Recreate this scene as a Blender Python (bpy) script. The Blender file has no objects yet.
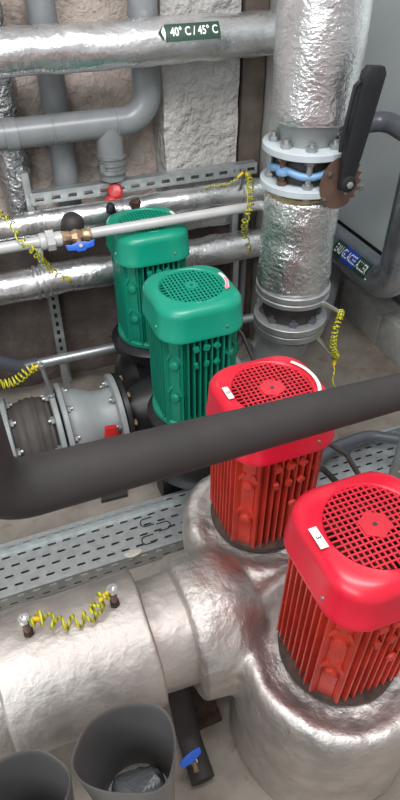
import bpy, bmesh, math, random
from mathutils import Vector, Matrix, noise
random.seed(4)
S = bpy.context.scene
COL = S.collection
PI = math.pi

# ------------------------------------------------------------------ camera, light, exposure
cam_d = bpy.data.cameras.new('camera'); cam = bpy.data.objects.new('camera', cam_d); COL.objects.link(cam)
cam_d.sensor_fit = 'VERTICAL'; cam_d.sensor_height = 24; cam_d.lens = 24 * 590 / 800
cam.location = (0, 0, 1.9); cam.rotation_euler = (math.radians(49), 0, math.radians(-21.3))
cam_d.clip_start = 0.05
S.camera = cam
W = bpy.data.worlds.new('world'); S.world = W; W.use_nodes = True
bg = W.node_tree.nodes['Background']; bg.inputs[0].default_value = (0.88, 0.86, 0.85, 1); bg.inputs[1].default_value = 0.62
S.view_settings.view_transform = 'Standard'; S.view_settings.look = 'None'; S.view_settings.gamma = 1
S.view_settings.use_curve_mapping = False; S.view_settings.exposure = 0.0

def area(name, loc, target, sx, sy, power, color):
    l = bpy.data.lights.new(name, 'AREA'); l.shape = 'RECTANGLE'; l.size = sx; l.size_y = sy; l.energy = power; l.color = color
    o = bpy.data.objects.new(name, l); COL.objects.link(o); o.location = loc
    o.rotation_euler = (Vector(target) - Vector(loc)).to_track_quat('-Z', 'Y').to_euler()
    return o
area('ceiling_light_near', (-0.3, -0.3, 3.3), (0.4, 0.9, 0.3), 1.5, 0.5, 8, (1.0, 0.86, 0.76))
area('fill_light_wall', (0.3, 0.5, 3.2), (0.9, 2.6, 1.0), 1.8, 0.6, 75, (0.98, 0.98, 1.0))  # added fill, tilted at the back wall to brighten it
area('fill_light_left', (-1.4, -0.6, 2.6), (1.5, 2.0, 1.0), 1.6, 1.2, 46, (0.86, 0.95, 1.0))  # added cool fill from the left to lift the cabinet and wall

# ------------------------------------------------------------------ materials
class N:
    def __init__(s, name):
        s.m = bpy.data.materials.new(name); s.m.use_nodes = True
        s.t = s.m.node_tree; s.b = s.t.nodes['Principled BSDF']
        s.tc = s.t.nodes.new('ShaderNodeTexCoord')
    def n(s, kind, **kw):
        x = s.t.nodes.new(kind)
        for k, v in kw.items():
            if k in x.inputs: x.inputs[k].default_value = v
            else: setattr(x, k, v)
        return x
    def l(s, a, b): s.t.links.new(a, b)
    def noise(s, scale, detail=4, rough=.55, coord='Object', stretch=None, dist=0):
        t = s.n('ShaderNodeTexNoise', Scale=scale, Detail=detail, Roughness=rough, Distortion=dist)
        src = s.tc.outputs[coord]
        if stretch:
            mp = s.n('ShaderNodeMapping', Scale=stretch); s.l(src, mp.inputs[0]); src = mp.outputs[0]
        s.l(src, t.inputs['Vector']); return t.outputs['Fac']
    def ramp(s, fac, stops):
        r = s.n('ShaderNodeValToRGB'); e = r.color_ramp.elements
        while len(e) < len(stops): e.new(.5)
        for el, (p, c) in zip(e, stops):
            el.position = p; el.color = (*c, 1) if len(c) == 3 else c
        s.l(fac, r.inputs[0]); return r.outputs[0]
    def bump(s, fac, strength=.3, dist=.01, prev=None):
        b = s.n('ShaderNodeBump', Strength=strength, Distance=dist); s.l(fac, b.inputs['Height'])
        if prev: s.l(prev, b.inputs['Normal'])
        return b.outputs[0]
    def set(s, **kw):
        for k, v in kw.items():
            k = k.replace('_', ' ')
            if hasattr(v, 'is_output'): s.l(v, s.b.inputs[k])
            else: s.b.inputs[k].default_value = (*v, 1) if isinstance(v, tuple) and len(v) == 3 else v
        return s.m

def plain(name, col, rough=.5, metal=0, var=.25, scale=18, bump=.0):
    x = N(name); d = tuple(c * (1 - var) for c in col)
    f = x.noise(scale, 5)
    c = x.ramp(f, [(.3, d), (.62, col)])
    x.set(Base_Color=c, Roughness=rough, Metallic=metal)
    if bump: x.set(Normal=x.bump(x.noise(scale * 4), bump, .004))
    return x.m

def foil(name, col, rough, crinkle, fine, scale=22, stretch=None, dirt=None, dirt_amt=.0):
    x = N(name)
    v = x.n('ShaderNodeTexVoronoi', Scale=scale * 1.3, feature='F1'); src = x.tc.outputs['Object']
    nz = x.n('ShaderNodeTexNoise', Scale=scale * .6, Detail=5); x.l(src, nz.inputs['Vector'])
    mx = x.n('ShaderNodeMixRGB', Fac=.25); x.l(src, mx.inputs[1]); x.l(nz.outputs['Color'], mx.inputs[2])
    mp = x.n('ShaderNodeMapping', Scale=stretch or (1, 1, 1)); x.l(mx.outputs[0], mp.inputs[0]); x.l(mp.outputs[0], v.inputs['Vector'])
    b1 = x.bump(v.outputs['Distance'], crinkle, .012)
    b2 = x.bump(x.noise(scale * 3.2, 6, .6, stretch=stretch), fine, .006, b1)
    f = x.noise(7, 6, .6)
    c2 = dirt or tuple(c * .8 for c in col)
    c = x.ramp(f, [(.36 + dirt_amt, c2), (.60 + dirt_amt, col)])
    r = x.n('ShaderNodeMapRange'); r.inputs[3].default_value = rough * .75; r.inputs[4].default_value = rough * 1.35; x.l(x.noise(14), r.inputs[0])
    return x.set(Base_Color=c, Metallic=.95, Roughness=r.outputs[0], Normal=b2)

M = {}
M['foil_pipe'] = foil('crinkled_foil', (.80, .81, .82), .27, .14, .32, 16)
M['foil_riser'] = foil('wrapped_foil', (.82, .81, .81), .20, .22, .55, 18, (1, 1, 2.2))
M['foil_spool'] = foil('creased_foil', (.78, .79, .78), .18, .34, .6, 22)
M['foil_jacket'] = foil('satin_aluminium_foil', (.68, .625, .59), .50, .12, .5, 12, (1.0, 1, 1), (.54, .50, .47))
M['foil_body'] = foil('aluminium_tape', (.68, .625, .59), .48, .22, .6, 14, None, (.54, .51, .49))
M['foil_duct'] = foil('crumpled_foil', (.55, .56, .56), .28, .7, .6, 20)
M['foil_smooth'] = foil('sheet_cladding', (.60, .64, .70), .28, .10, .12, 8)
M['steel'] = plain('zinc_steel', (.48, .49, .49), .48, .9)
M['chrome'] = plain('bright_steel', (.8, .8, .8), .2, 1)
M['galv'] = plain('galvanised_sheet', (.50, .53, .53), .42, .75, .2, 30)
M['flange_grey'] = plain('grey_flange_paint', (.44, .49, .51), .4, .0, .12)
M['cast_grey'] = plain('grey_cast_iron_paint', (.27, .29, .29), .45, .0, .15, 14, .2)
M['pvc'] = plain('grey_plastic_pipe', (.20, .21, .215), .33, 0, .15)
M['pvc_dark'] = plain('dark_grey_plastic', (.085, .092, .11), .32, 0, .1)
M['thin_pipe'] = plain('pale_grey_pipe', (.50, .50, .49), .35, .1, .1)
M['rubber'] = plain('black_foam_insulation', (.031, .026, .025), .72, 0, .3, 9, .25)
M['rubber_joint'] = plain('black_rubber', (.035, .03, .028), .6, 0, .3)
M['dusty_rubber'] = plain('dusty_rubber', (.075, .066, .058), .7, 0, .35, 14)
M['black'] = plain('black_cast_paint', (.012, .012, .013), .4, 0, .2)
M['lever_black'] = plain('chipped_black_paint', (.006, .007, .009), .62, 0, .2)
M['tube_grey'] = plain('grey_rubbery_plastic', (.14, .132, .128), .33, 0, .2, 6)
M['red'] = plain('red_fan_cover_paint', (.66, .012, .035), .30, 0, .12, 6)
M['red_fins'] = plain('warm_lit_faded_red', (.62, .045, .025), .45, 0, .35, 10)  # faded red casting, with a warm orange-lit look put into its colour
M['red_grille'] = plain('red_grille_paint', (.58, .018, .035), .4, 0, .2, 8)
M['green'] = plain('green_fan_cover_paint', (.004, .27, .17), .33, 0, .1, 6)
M['green_fins'] = plain('green_casting_paint', (.004, .23, .145), .42, 0, .2, 10)
M['hole_red'] = plain('shaded_red_fan', (.06, .012, .010), .8, 0, .3)  # fan colour darkened for the shade behind the grille
M['hole_green'] = plain('shaded_green_fan', (.004, .05, .035), .8, 0, .3)  # green fan, likewise darkened for the shade inside the cover
M['rust'] = plain('rusty_steel', (.075, .040, .030), .75, .1, .6, 40, .3)
M['copper'] = plain('brown_plated_steel', (.20, .125, .095), .42, .6, .25, 24)
M['brass'] = plain('brass', (.55, .38, .24), .35, .8)
M['blue'] = plain('blue_plastic', (.012, .10, .52), .35, 0, .1)
M['blue_paint'] = plain('pale_blue_valve_paint', (.17, .34, .56), .4, 0, .25)
M['red_plastic'] = plain('red_plastic', (.50, .02, .02), .35, 0, .3)
M['white'] = plain('white_sticker', (.82, .80, .74), .5, 0, .04)
M['pink'] = plain('pink_arrow_print', (.70, .25, .30), .5, 0, .1)
M['print_dark'] = plain('dark_print', (.03, .03, .03), .6, 0, 0)
M['sign_green'] = plain('dark_green_label', (.022, .06, .038), .45, 0, .1)
M['sign_blue'] = plain('blue_label', (.02, .07, .42), .45, 0, .1)
M['sign_white'] = plain('white_print', (.85, .87, .85), .5, 0, 0)
M['yellow'] = plain('yellow_terminal', (.80, .52, .02), .4, 0, .1)
M['panel'] = plain('pale_grey_cabinet_paint', (.76, .82, .81), .38, .0, .06, 3)
M['dark_gap'] = plain('shaded_gap', (.02, .022, .024), .7, 0, .2)
M['block'] = plain('concrete_block', (.36, .36, .34), .85, 0, .25, 20, .4)
M['soft_paper'] = plain('torn_foil_tape', (.60, .54, .47), .6, .1, .2)

x = N('earth_wire_yellow_green')                      # yellow sheath with a green stripe
wv = x.n('ShaderNodeTexWave', Scale=34, Distortion=2.0); x.l(x.tc.outputs['Object'], wv.inputs['Vector'])
M['wire'] = x.set(Base_Color=x.ramp(wv.outputs['Fac'], [(.56, (.68, .56, .02)), (.72, (.16, .26, .02))]), Roughness=.4)

x = N('stained_concrete_floor')
f1 = x.noise(2.6, 8, .62); f2 = x.noise(11, 6, .65, dist=.6); f3 = x.noise(60, 3)
c1 = x.ramp(f1, [(.32, (.145, .118, .094)), (.50, (.25, .22, .186)), (.68, (.335, .30, .255))])
c2 = x.ramp(f2, [(.60, (0, 0, 0)), (.70, (1, 1, 1))])
mx = x.n('ShaderNodeMixRGB'); mx.inputs[2].default_value = (.15, .075, .045, 1); x.l(c1, mx.inputs[1])
ml = x.n('ShaderNodeMath', operation='MULTIPLY'); ml.inputs[1].default_value = .55; x.l(c2, ml.inputs[0]); x.l(ml.outputs[0], mx.inputs[0])
M['floor'] = x.set(Base_Color=mx.outputs[0], Roughness=.8, Normal=x.bump(f3, .25, .004))

x = N('rough_pinkish_render')
f1 = x.noise(4.5, 9, .65); f2 = x.noise(26, 6, .7)
c1 = x.ramp(f1, [(.36, (.30, .24, .21)), (.47, (.52, .43, .375)), (.62, (.66, .57, .51))])
M['wall'] = x.set(Base_Color=c1, Roughness=.9, Normal=x.bump(f2, .9, .03, x.bump(f1, .9, .06)))
x = N('dark_brown_masonry')  # darker and browner than the upper wall
f1 = x.noise(3.5, 9, .65); f2 = x.noise(26, 6, .7)
c1 = x.ramp(f1, [(.36, (.075, .058, .050)), (.55, (.135, .105, .092)), (.74, (.22, .185, .165))])
M['wall_low'] = x.set(Base_Color=c1, Roughness=.9, Normal=x.bump(f2, .6, .02, x.bump(f1, .6, .04)))
x = N('lumpy_white_plaster')
f1 = x.noise(3.0, 6, .6); v = x.noise(30, 4, .5)
c1 = x.ramp(f1, [(.34, (.33, .31, .29)), (.62, (.50, .485, .465))])
M['plaster'] = x.set(Base_Color=c1, Roughness=.75, Normal=x.bump(v, 1.0, .03))
M['brown_post'] = plain('brown_stained_timber', (.13, .10, .08), .8, 0, .5, 9, .4)
M['beige_post'] = plain('greyish_beige_paint', (.33, .33, .30), .7, 0, .2, 8)
M['side_wall'] = plain('grey_wall_paint', (.34, .36, .36), .8, 0, .12, 4)

# ------------------------------------------------------------------ mesh helpers
def V(*a): return Vector(a)
def frame(axis):
    z = Vector(axis).normalized()
    a = Vector((0, 0, 1)) if abs(z.z) < .9 else Vector((1, 0, 0))
    x = a.cross(z).normalized(); y = z.cross(x)
    return x, y, z
def loft(bm, rings, close=True, cap0=False, cap1=False):
    R = [[bm.verts.new(p) for p in r] for r in rings]
    n = len(R[0])
    for a, b in zip(R, R[1:]):
        for i in range(n if close else n - 1):
            j = (i + 1) % n
            bm.faces.new((a[i], a[j], b[j], b[i]))
    if cap0: bm.faces.new(list(reversed(R[0])))
    if cap1: bm.faces.new(R[-1])
    return R
def lathe(bm, prof, org=(0, 0, 0), axis=(0, 0, 1), n=40, cap0=True, cap1=True, ph=0.0):
    """prof: list of (radius, distance along axis)"""
    x, y, z = frame(axis); o = Vector(org)
    rings = []
    for r, t in prof:
        r = max(r, 1e-4)
        rings.append([o + z * t + (x * math.cos(ph + 2 * PI * i / n) + y * math.sin(ph + 2 * PI * i / n)) * r for i in range(n)])
    loft(bm, rings, True, cap0, cap1)
def cyl(bm, a, b, r, n=24, r2=None):
    a = Vector(a); b = Vector(b); d = b - a
    lathe(bm, [(r, 0), (r if r2 is None else r2, d.length)], a, d, n)
def tube(bm, pts, r, n=12, caps=True):
    pts = [Vector(p) for p in pts]
    rr = r if isinstance(r, (list, tuple)) else [r] * len(pts)
    t = (pts[1] - pts[0]).normalized(); x, y, _ = frame(t)
    rings = []
    for i, p in enumerate(pts):
        if i == 0: d = pts[1] - pts[0]
        elif i == len(pts) - 1: d = pts[-1] - pts[-2]
        else: d = (pts[i + 1] - p).normalized() + (p - pts[i - 1]).normalized()
        d.normalize()
        x = (x - d * x.dot(d)).normalized(); y = d.cross(x)
        rings.append([p + (x * math.cos(2 * PI * k / n) + y * math.sin(2 * PI * k / n)) * rr[i] for k in range(n)])
    loft(bm, rings, True, caps, caps)
def bend(pts, rad, steps=8):
    """round the corners of a polyline"""
    pts = [Vector(p) for p in pts]; out = [pts[0]]
    for a, b, c in zip(pts, pts[1:], pts[2:]):
        u = (a - b).normalized(); w = (c - b).normalized()
        ang = u.angle(w); d = min(rad / math.tan(ang / 2), (a - b).length * .98, (c - b).length * .98)
        p0 = b + u * d; p1 = b + w * d
        R = d * math.tan(ang / 2); cen = b + (u + w).normalized() * (R / math.sin(ang / 2))
        v0 = p0 - cen; v1 = p1 - cen; tot = v0.angle(v1); ax = v0.cross(v1).normalized()
        for k in range(steps + 1): out.append(cen + Matrix.Rotation(tot * k / steps, 3, ax) @ v0)
    out.append(pts[-1]); return out
def box(bm, c, s, rot=None):
    c = Vector(c); s = Vector(s) / 2
    vs = []
    for dx in (-1, 1):
        for dy in (-1, 1):
            for dz in (-1, 1):
                p = Vector((dx * s.x, dy * s.y, dz * s.z))
                if rot: p = rot @ p
                vs.append(bm.verts.new(c + p))
    for f in ((0, 1, 3, 2), (4, 6, 7, 5), (0, 4, 5, 1), (2, 3, 7, 6), (0, 2, 6, 4), (1, 5, 7, 3)):
        bm.faces.new([vs[i] for i in f])
def prism(bm, outline, org, ux, uy, depth):
    """extrude a 2D outline (list of (u,v)) along ux x uy by depth"""
    o = Vector(org); ux = Vector(ux); uy = Vector(uy); nz = ux.cross(uy).normalized()
    a = [o + ux * u + uy * v for u, v in outline]
    loft(bm, [a, [p + nz * depth for p in a]], True, True, True)
def hexbolt(bm, p, axis, r=.011, h=.009, stud=.0):
    lathe(bm, [(r * .95, 0), (r, .001), (r, h - .001), (r * .85, h)], p, axis, 6)
    if stud: lathe(bm, [(r * .5, h), (r * .5, h + stud)], p, axis, 10)
def wrinkle(bm, amp, scale, axis_pt=None, seed=0):
    """push verts along their normals by fractal noise"""
    bm.normal_update()
    for v in bm.verts:
        q = v.co * scale + Vector((seed, seed * 1.7, seed * .3))
        v.co += v.normal * (amp * noise.fractal(q, 1.0, 2.0, 4))
ORG = {}
def obj(name, bm, mat, parent=None, smooth=40, bevel=0, label=None, kind=None):
    bmesh.ops.recalc_face_normals(bm, faces=bm.faces)
    if bevel: bmesh.ops.bevel(bm, geom=[e for e in bm.edges if e.calc_face_angle(0) > .6], offset=bevel, segments=2, affect='EDGES', profile=.6)
    me = bpy.data.meshes.new(name); bm.to_mesh(me); bm.free()
    if parent: org = ORG[parent.name]
    else:
        xs = [v.co for v in me.vertices]
        org = Vector(((min(p.x for p in xs) + max(p.x for p in xs)) / 2, (min(p.y for p in xs) + max(p.y for p in xs)) / 2, min(p.z for p in xs)))
    me.transform(Matrix.Translation(-org))
    me.materials.append(M[mat])
    if smooth:
        for p in me.polygons: p.use_smooth = True
        me.set_sharp_from_angle(angle=math.radians(smooth))
    o = bpy.data.objects.new(name, me); COL.objects.link(o); ORG[o.name] = org
    if parent: o.parent = parent
    else: o.location = org
    if label: o['label'] = label
    if kind: o['kind'] = kind
    return o
def tag(o, label, cat, group=None):
    o['label'] = label; o['category'] = cat
    if group: o['group'] = group
    return o
def thing(name, loc, label, cat, group=None):
    o = bpy.data.objects.new(name, None); COL.objects.link(o); o.location = loc; o.empty_display_size = .05
    ORG[o.name] = Vector(loc); return tag(o, label, cat, group)
def copy_thing(o, loc, label):
    """a thing, its parts and their sub-parts, sharing mesh data"""
    r = o.copy(); COL.objects.link(r); ORG[r.name] = Vector(loc); r.location = loc; r['label'] = label
    for ch in list(o.children):
        c = ch.copy(); COL.objects.link(c); c.parent = r; ORG[c.name] = Vector(loc)
        for g in list(ch.children):
            d = g.copy(); COL.objects.link(d); d.parent = c; ORG[d.name] = Vector(loc)
    return r
B = bmesh.new
def text_into(bm, string, size, place, bold=.012):
    """built-in font text; place(u, v) -> 3D point. Returns the text width"""
    cu = bpy.data.curves.new('lettering', 'FONT'); cu.body = string; cu.size = size; cu.offset = bold * size; cu.resolution_u = 3
    cu.align_x = 'CENTER'; cu.align_y = 'CENTER'
    o = bpy.data.objects.new('lettering', cu); COL.objects.link(o)
    bpy.context.view_layer.update()
    me = bpy.data.meshes.new_from_object(o.evaluated_get(bpy.context.evaluated_depsgraph_get()))
    bpy.data.objects.remove(o); bpy.data.curves.remove(cu)
    vs = [bm.verts.new(place(v.co.x, v.co.y)) for v in me.vertices]
    for p in me.polygons:
        try: bm.faces.new([vs[i] for i in p.vertices])
        except ValueError: pass
    bpy.data.meshes.remove(me)
def sheet(bm, u0, u1, v0, v1, place, nu=8, nv=4):
    g = [[bm.verts.new(place(u0 + (u1 - u0) * i / nu, v0 + (v1 - v0) * j / nv)) for j in range(nv + 1)] for i in range(nu + 1)]
    for i in range(nu):
        for j in range(nv): bm.faces.new((g[i][j], g[i + 1][j], g[i + 1][j + 1], g[i][j + 1]))

# ------------------------------------------------------------------ the setting
def rough_panel(name, x0, x1, y, z0, z1, mat, amp=.02, step=.035, scale=5, depth=.0, side=0):
    bm = B(); nx = max(2, int((x1 - x0) / step)); nz = max(2, int((z1 - z0) / step))
    def P(i, j):
        p = Vector((x0 + (x1 - x0) * i / nx, y, z0 + (z1 - z0) * j / nz))
        p.y -= amp * (noise.fractal(p * scale, 1, 2, 5) * .5 + .5)
        return p
    g = [[bm.verts.new(P(i, j)) for j in range(nz + 1)] for i in range(nx + 1)]
    for i in range(nx):
        for j in range(nz): bm.faces.new((g[i][j], g[i + 1][j], g[i + 1][j + 1], g[i][j + 1]))
    if depth:
        for i in (0, nx):
            back = [bm.verts.new((v.co.x, y + depth, v.co.z)) for v in g[i]]
            for j in range(nz): bm.faces.new((g[i][j], g[i][j + 1], back[j + 1], back[j]))
    return obj(name, bm, mat, kind='structure', smooth=60)
bm = B(); box(bm, (.3, .9, -.05), (3.8, 4.8, .1)); obj('floor', bm, 'floor', kind='structure', smooth=0)
rough_panel('wall_back', -1.6, 1.42, 2.60, .78, 2.9, 'wall', .06)
rough_panel('wall_back_lower', -1.6, 1.42, 2.475, 0, .80, 'wall_low', .035)
bm = B(); box(bm, (-.09, 2.54, .79), (3.02, .16, .02)); obj('wall_back_ledge', bm, 'wall_low', kind='structure', smooth=0)
rough_panel('wall_back_pilaster', .79, 1.115, 2.44, .70, 2.9, 'plaster', .03, .02, 7, .16)
rough_panel('wall_back_timber', 1.135, 1.235, 2.445, 0, 2.9, 'brown_post', .02, .03, 6, .16)
bm = B(); box(bm, (1.33, 2.42, 1.45), (.17, .09, 2.9)); obj('trim_1', bm, 'beige_post', kind='structure', bevel=.004)
bm = B(); box(bm, (1.44, 2.95, 1.45), (.04, .98, 2.9)); obj('wall_recess_side', bm, 'side_wall', kind='structure', smooth=0)
bm = B(); box(bm, (1.8, 3.36, 1.45), (.76, .06, 2.9)); obj('wall_recess_back', bm, 'side_wall', kind='structure', smooth=0)
bm = B(); box(bm, (2.17, 1.1, 1.45), (.06, 4.4, 2.9)); obj('wall_right', bm, 'side_wall', kind='structure', smooth=0)

# pale cabinet on the right wall
cab = thing('wall_cabinet', (2.02, 2.3, .47), 'pale grey sheet metal cabinet mounted on the right wall behind the tall foil pipe', 'cabinet')
bm = B(); box(bm, (2.03, 2.30, 1.40), (.21, 1.90, 1.92)); obj('body', bm, 'panel', cab, bevel=.004)
bm = B(); box(bm, (1.913, 2.30, 1.415), (.024, 1.88, 1.89)); obj('door', bm, 'panel', cab, bevel=.004)
bm = B(); box(bm, (1.925, 2.30, .455), (.03, 1.89, .03)); obj('gap_strip', bm, 'dark_gap', cab, smooth=0, label='dark strip for the shaded gap along the lower edge')  # dark strip painted in for the shaded gap under the cabinet
# block kerb in front of the right wall
ys = [1.05, 1.45, 1.86, 2.12, 2.50]
kg = ['end pale concrete block of the low kerb nearest the camera', 'pale concrete kerb block below the upright clad pipe',
      'pale concrete kerb block under the bottom of the clad elbow', 'pale concrete kerb block furthest back under the labelled clad pipe']
for k in range(4):
    bm = B(); box(bm, (1.93, (ys[k] + ys[k + 1]) / 2, .10), (.14, ys[k + 1] - ys[k] - .006, .20))
    tag(obj('kerb_block', bm, 'block', bevel=.006), kg[k], 'block', 'kerb blocks along the right wall')

# ------------------------------------------------------------------ pump motors
def rsq(a, c, n=64):
    """rounded square outline, half size a, corner radius c"""
    out = []
    for i in range(n):
        t = 2 * PI * (i + .5) / n; dx, dy = math.cos(t), math.sin(t)
        lo, hi = 0, a * 1.5
        for _ in range(30):
            m = (lo + hi) / 2; px, py = abs(dx * m), abs(dy * m)
            qx, qy = max(px - (a - c), 0), max(py - (a - c), 0)
            if px <= a and py <= a and math.hypot(qx, qy) <= c: lo = m
            else: hi = m
        out.append((dx * lo, dy * lo))
    return out
def at(out, x, y, z, s=1): return [Vector((x + u * s, y + v * s, z)) for u, v in out]
def circ(r, n=64): return [(r * math.cos(2 * PI * (i + .5) / n), r * math.sin(2 * PI * (i + .5) / n)) for i in range(n)]
def motor(loc, label, cover, fins, grille, hole, flange, green):
    """loc = centre of the motor foot; the fan cover tops out .50 above it"""
    X, Y, Z0 = loc; zt = .95; zb = Z0
    t = thing('pump_motor', loc, label, 'pump motor', 'electric pump motors')
    a, c = .1445, .080
    bm = B(); R = []
    R.append(at(rsq(a - .004, c - .002), X, Y, zt - .116)); R.append(at(rsq(a + .002, c), X, Y, zt - .116))
    R.append(at(rsq(a + .002, c), X, Y, zt - .104)); R.append(at(rsq(a, c), X, Y, zt - .100))
    R.append(at(rsq(a - .003, c), X, Y, zt - .035))
    for k in range(1, 7):
        th = k / 6 * PI / 2; rr = .034
        R.append(at(rsq(a - .003 - rr * (1 - math.cos(th)), c - rr * (1 - math.cos(th)) * .3), X, Y, zt - .035 + rr * math.sin(th) * .92))
    R.append(at(circ(.106), X, Y, zt - .001)); R.append(at(circ(.103), X, Y, zt - .003)); R.append(at(circ(.101), X, Y, zt - .008))
    R.append(at(circ(.101), X, Y, zt - .018)); R.append(at(circ(.120), X, Y, zt - .03)); R.append(at(rsq(a - .006, c), X, Y, zt - .06))
    R.append(R[0])
    loft(bm, R[:-1]); bmesh.ops.remove_doubles(bm, verts=bm.verts, dist=1e-6)
    ob = obj('fan_cover', bm, cover, t, smooth=35)
    for sx, sy, d in ((-1, -.45, (-1, 0, 0)), (1, .45, (1, 0, 0)), (.45, -1, (0, -1, 0)), (-.45, 1, (0, 1, 0))):
        bm = B(); lathe(bm, [(.005, -.004), (.005, .001), (.0035, .002)], (X + sx * a, Y + sy * a, zt - .085), d, 10)
        obj('cover_screw', bm, 'steel', ob)
    # grille: real bars over an open circle
    bm = B(); z = zt - .006
    def chord(off, r=.102): return math.sqrt(max(r * r - off * off, 0))
    if not green:
        p = .0128
        for k in range(-7, 8):
            o = (k + .5) * p; h = chord(o)
            if h > .012:
                box(bm, (X + o, Y, z), (.0040, 2 * h, .003)); box(bm, (X, Y + o, z + .0004), (2 * h, .0040, .003))
        hub = [((.034 if k % 2 else .029) * math.cos(PI * k / 6), (.034 if k % 2 else .029) * math.sin(PI * k / 6)) for k in range(12)]
    else:
        p = .0125
        for k in range(-7, 8):
            o = (k + .5) * p; h = chord(o)
            if h > .012: box(bm, (X + o, Y, z), (.0052, 2 * h, .003))
        p2 = .0165
        for k in range(-6, 7):
            o = (k + .5) * p2; h = chord(o)
            if h > .012: box(bm, (X, Y + o, z + .0003), (2 * h, .0042, .003))
        hub = circ(.022, 24)
    g = obj('fan_grille', bm, grille, t, smooth=0)
    bm = B(); prism(bm, hub, (X, Y, z - .002), (1, 0, 0), (0, 1, 0), .0052); hb = obj('grille_hub', bm, grille, g, smooth=30)
    bm = B(); lathe(bm, [(.005, 0), (.005, .0008)], (X, Y, z + .003), n=16); obj('hub_hole', bm, 'print_dark', g, label='dark centre hole')
    bm = B(); lathe(bm, [(.03, 0), (.03, .018), (.022, .022)], (X, Y, zt - .045), n=24)
    for k in range(9):
        an = 2 * PI * k / 9; box(bm, V(X, Y, zt - .038) + Vector((math.cos(an), math.sin(an), 0)) * .065, (.085, .004, .026), Matrix.Rotation(an, 3, 'Z'))
    lathe(bm, [(.115, 0), (.115, .003)], (X, Y, zt - .062), n=40)
    obj('fan', bm, hole, t, smooth=30)
    # finned casing
    bm = B(); z0, z1 = zb + .022, zt - .075; hh = z1 - z0
    lathe(bm, [(.100, 0), (.100, hh)], (X, Y, z0), n=32)
    out = .133
    def depth_at(o, aa=out, cc=.075):
        o = abs(o)
        if o <= aa - cc: return aa
        return aa - cc + math.sqrt(max(cc * cc - (o - (aa - cc)) ** 2, 0))
    for k in range(-4, 5):
        o = k * .0205
        for s in (-1, 1):
            e = depth_at(o)
            box(bm, (X + o, Y + s * (e + .075) / 2, (z0 + z1) / 2), (.0050, e - .075, hh))
            box(bm, (X + s * (e + .075) / 2, Y + o, (z0 + z1) / 2), (e - .075, .0050, hh))
    cs = obj('finned_casing', bm, fins, t, smooth=30)
    # foot pads on the corners and faces: bosses and cast lugs
    bm = B()
    for sx in (-1, 1):
        for sy in (-1, 1):
            d = Vector((sx, sy, 0)).normalized(); tt = Vector((-d.y, d.x, 0)); rot = Matrix((d, tt, (0, 0, 1))).transposed()
            c0 = V(X, Y, 0) + d * .121
            box(bm, (c0.x, c0.y, (z0 + z1) / 2) , (.040, .036, hh), rot)
            for w in (-.032, .032):
                q = c0 + tt * w - d * .004; box(bm, (q.x, q.y, (z0 + z1) / 2), (.034, .006, hh), rot)
            for zz in (z0 + hh * .28, z0 + hh * .62):
                q = c0 + d * .018; lathe(bm, [(.019, 0), (.016, .010), (.009, .012)], (q.x, q.y, zz), d, 8)
                for w in (-.02, .02):
                    q2 = c0 + d * .018 + tt * w; box(bm, (q2.x, q2.y, zz + .03), (.014, .010, .036), rot @ Matrix.Rotation(.5 if w > 0 else -.5, 3, 'X'))
    for k, s in ((0, -1), (0, 1)):
        for oy in (-1, 0, 1):
            px = X + oy * .036
            for zz, ww in ((z0 + hh * .80, .020), (z0 + hh * .64, .014)):
                box(bm, (px, Y + s * .134, zz), (ww, .012, .020), Matrix.Rotation(.5 * oy + .3, 3, 'Y'))
        lathe(bm, [(.013, 0), (.011, .008), (.006, .009)], (X + .02, Y + s * .134, z0 + hh * .42), (0, s, 0), 16)
    obj('casting_lugs', bm, fins, cs, smooth=30, bevel=.0015)
    # foot flange with bolts
    bm = B(); lathe(bm, [(.138, 0), (.149, .003), (.149, .018), (.142, .024), (.115, .028)], (X, Y, zb), n=48)
    fl = obj('foot_flange', bm, flange, t)
    for k in range(8):
        an = PI / 8 + k * PI / 4; bm = B(); hexbolt(bm, (X + .140 * math.cos(an), Y + .140 * math.sin(an), zb + .022), (0, 0, 1), .008, .008)
        obj('bolt', bm, flange, fl)
    return t
def sticker(t, pts_c, w, h, glyph=None, mat='white', ang=0.0, z=.9503):
    """a small rectangular label lying on the cover top; ang = direction of its length"""
    u = Vector((math.cos(ang), math.sin(ang), 0)); v = Vector((-u.y, u.x, 0)); c = Vector((*pts_c, z))
    bm = B(); prism(bm, [(-w / 2, -h / 2), (w / 2, -h / 2), (w / 2, h / 2), (-w / 2, h / 2)], c, u, v, .0012)
    s = obj('label_sticker', bm, mat, t, smooth=0, label='small white sticker')
    if glyph:
        bm = B(); text_into(bm, glyph, .016, lambda a, b: c + u * a + v * b + V(0, 0, .0018)); obj('sticker_number', bm, 'print_dark', s, smooth=0)
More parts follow.
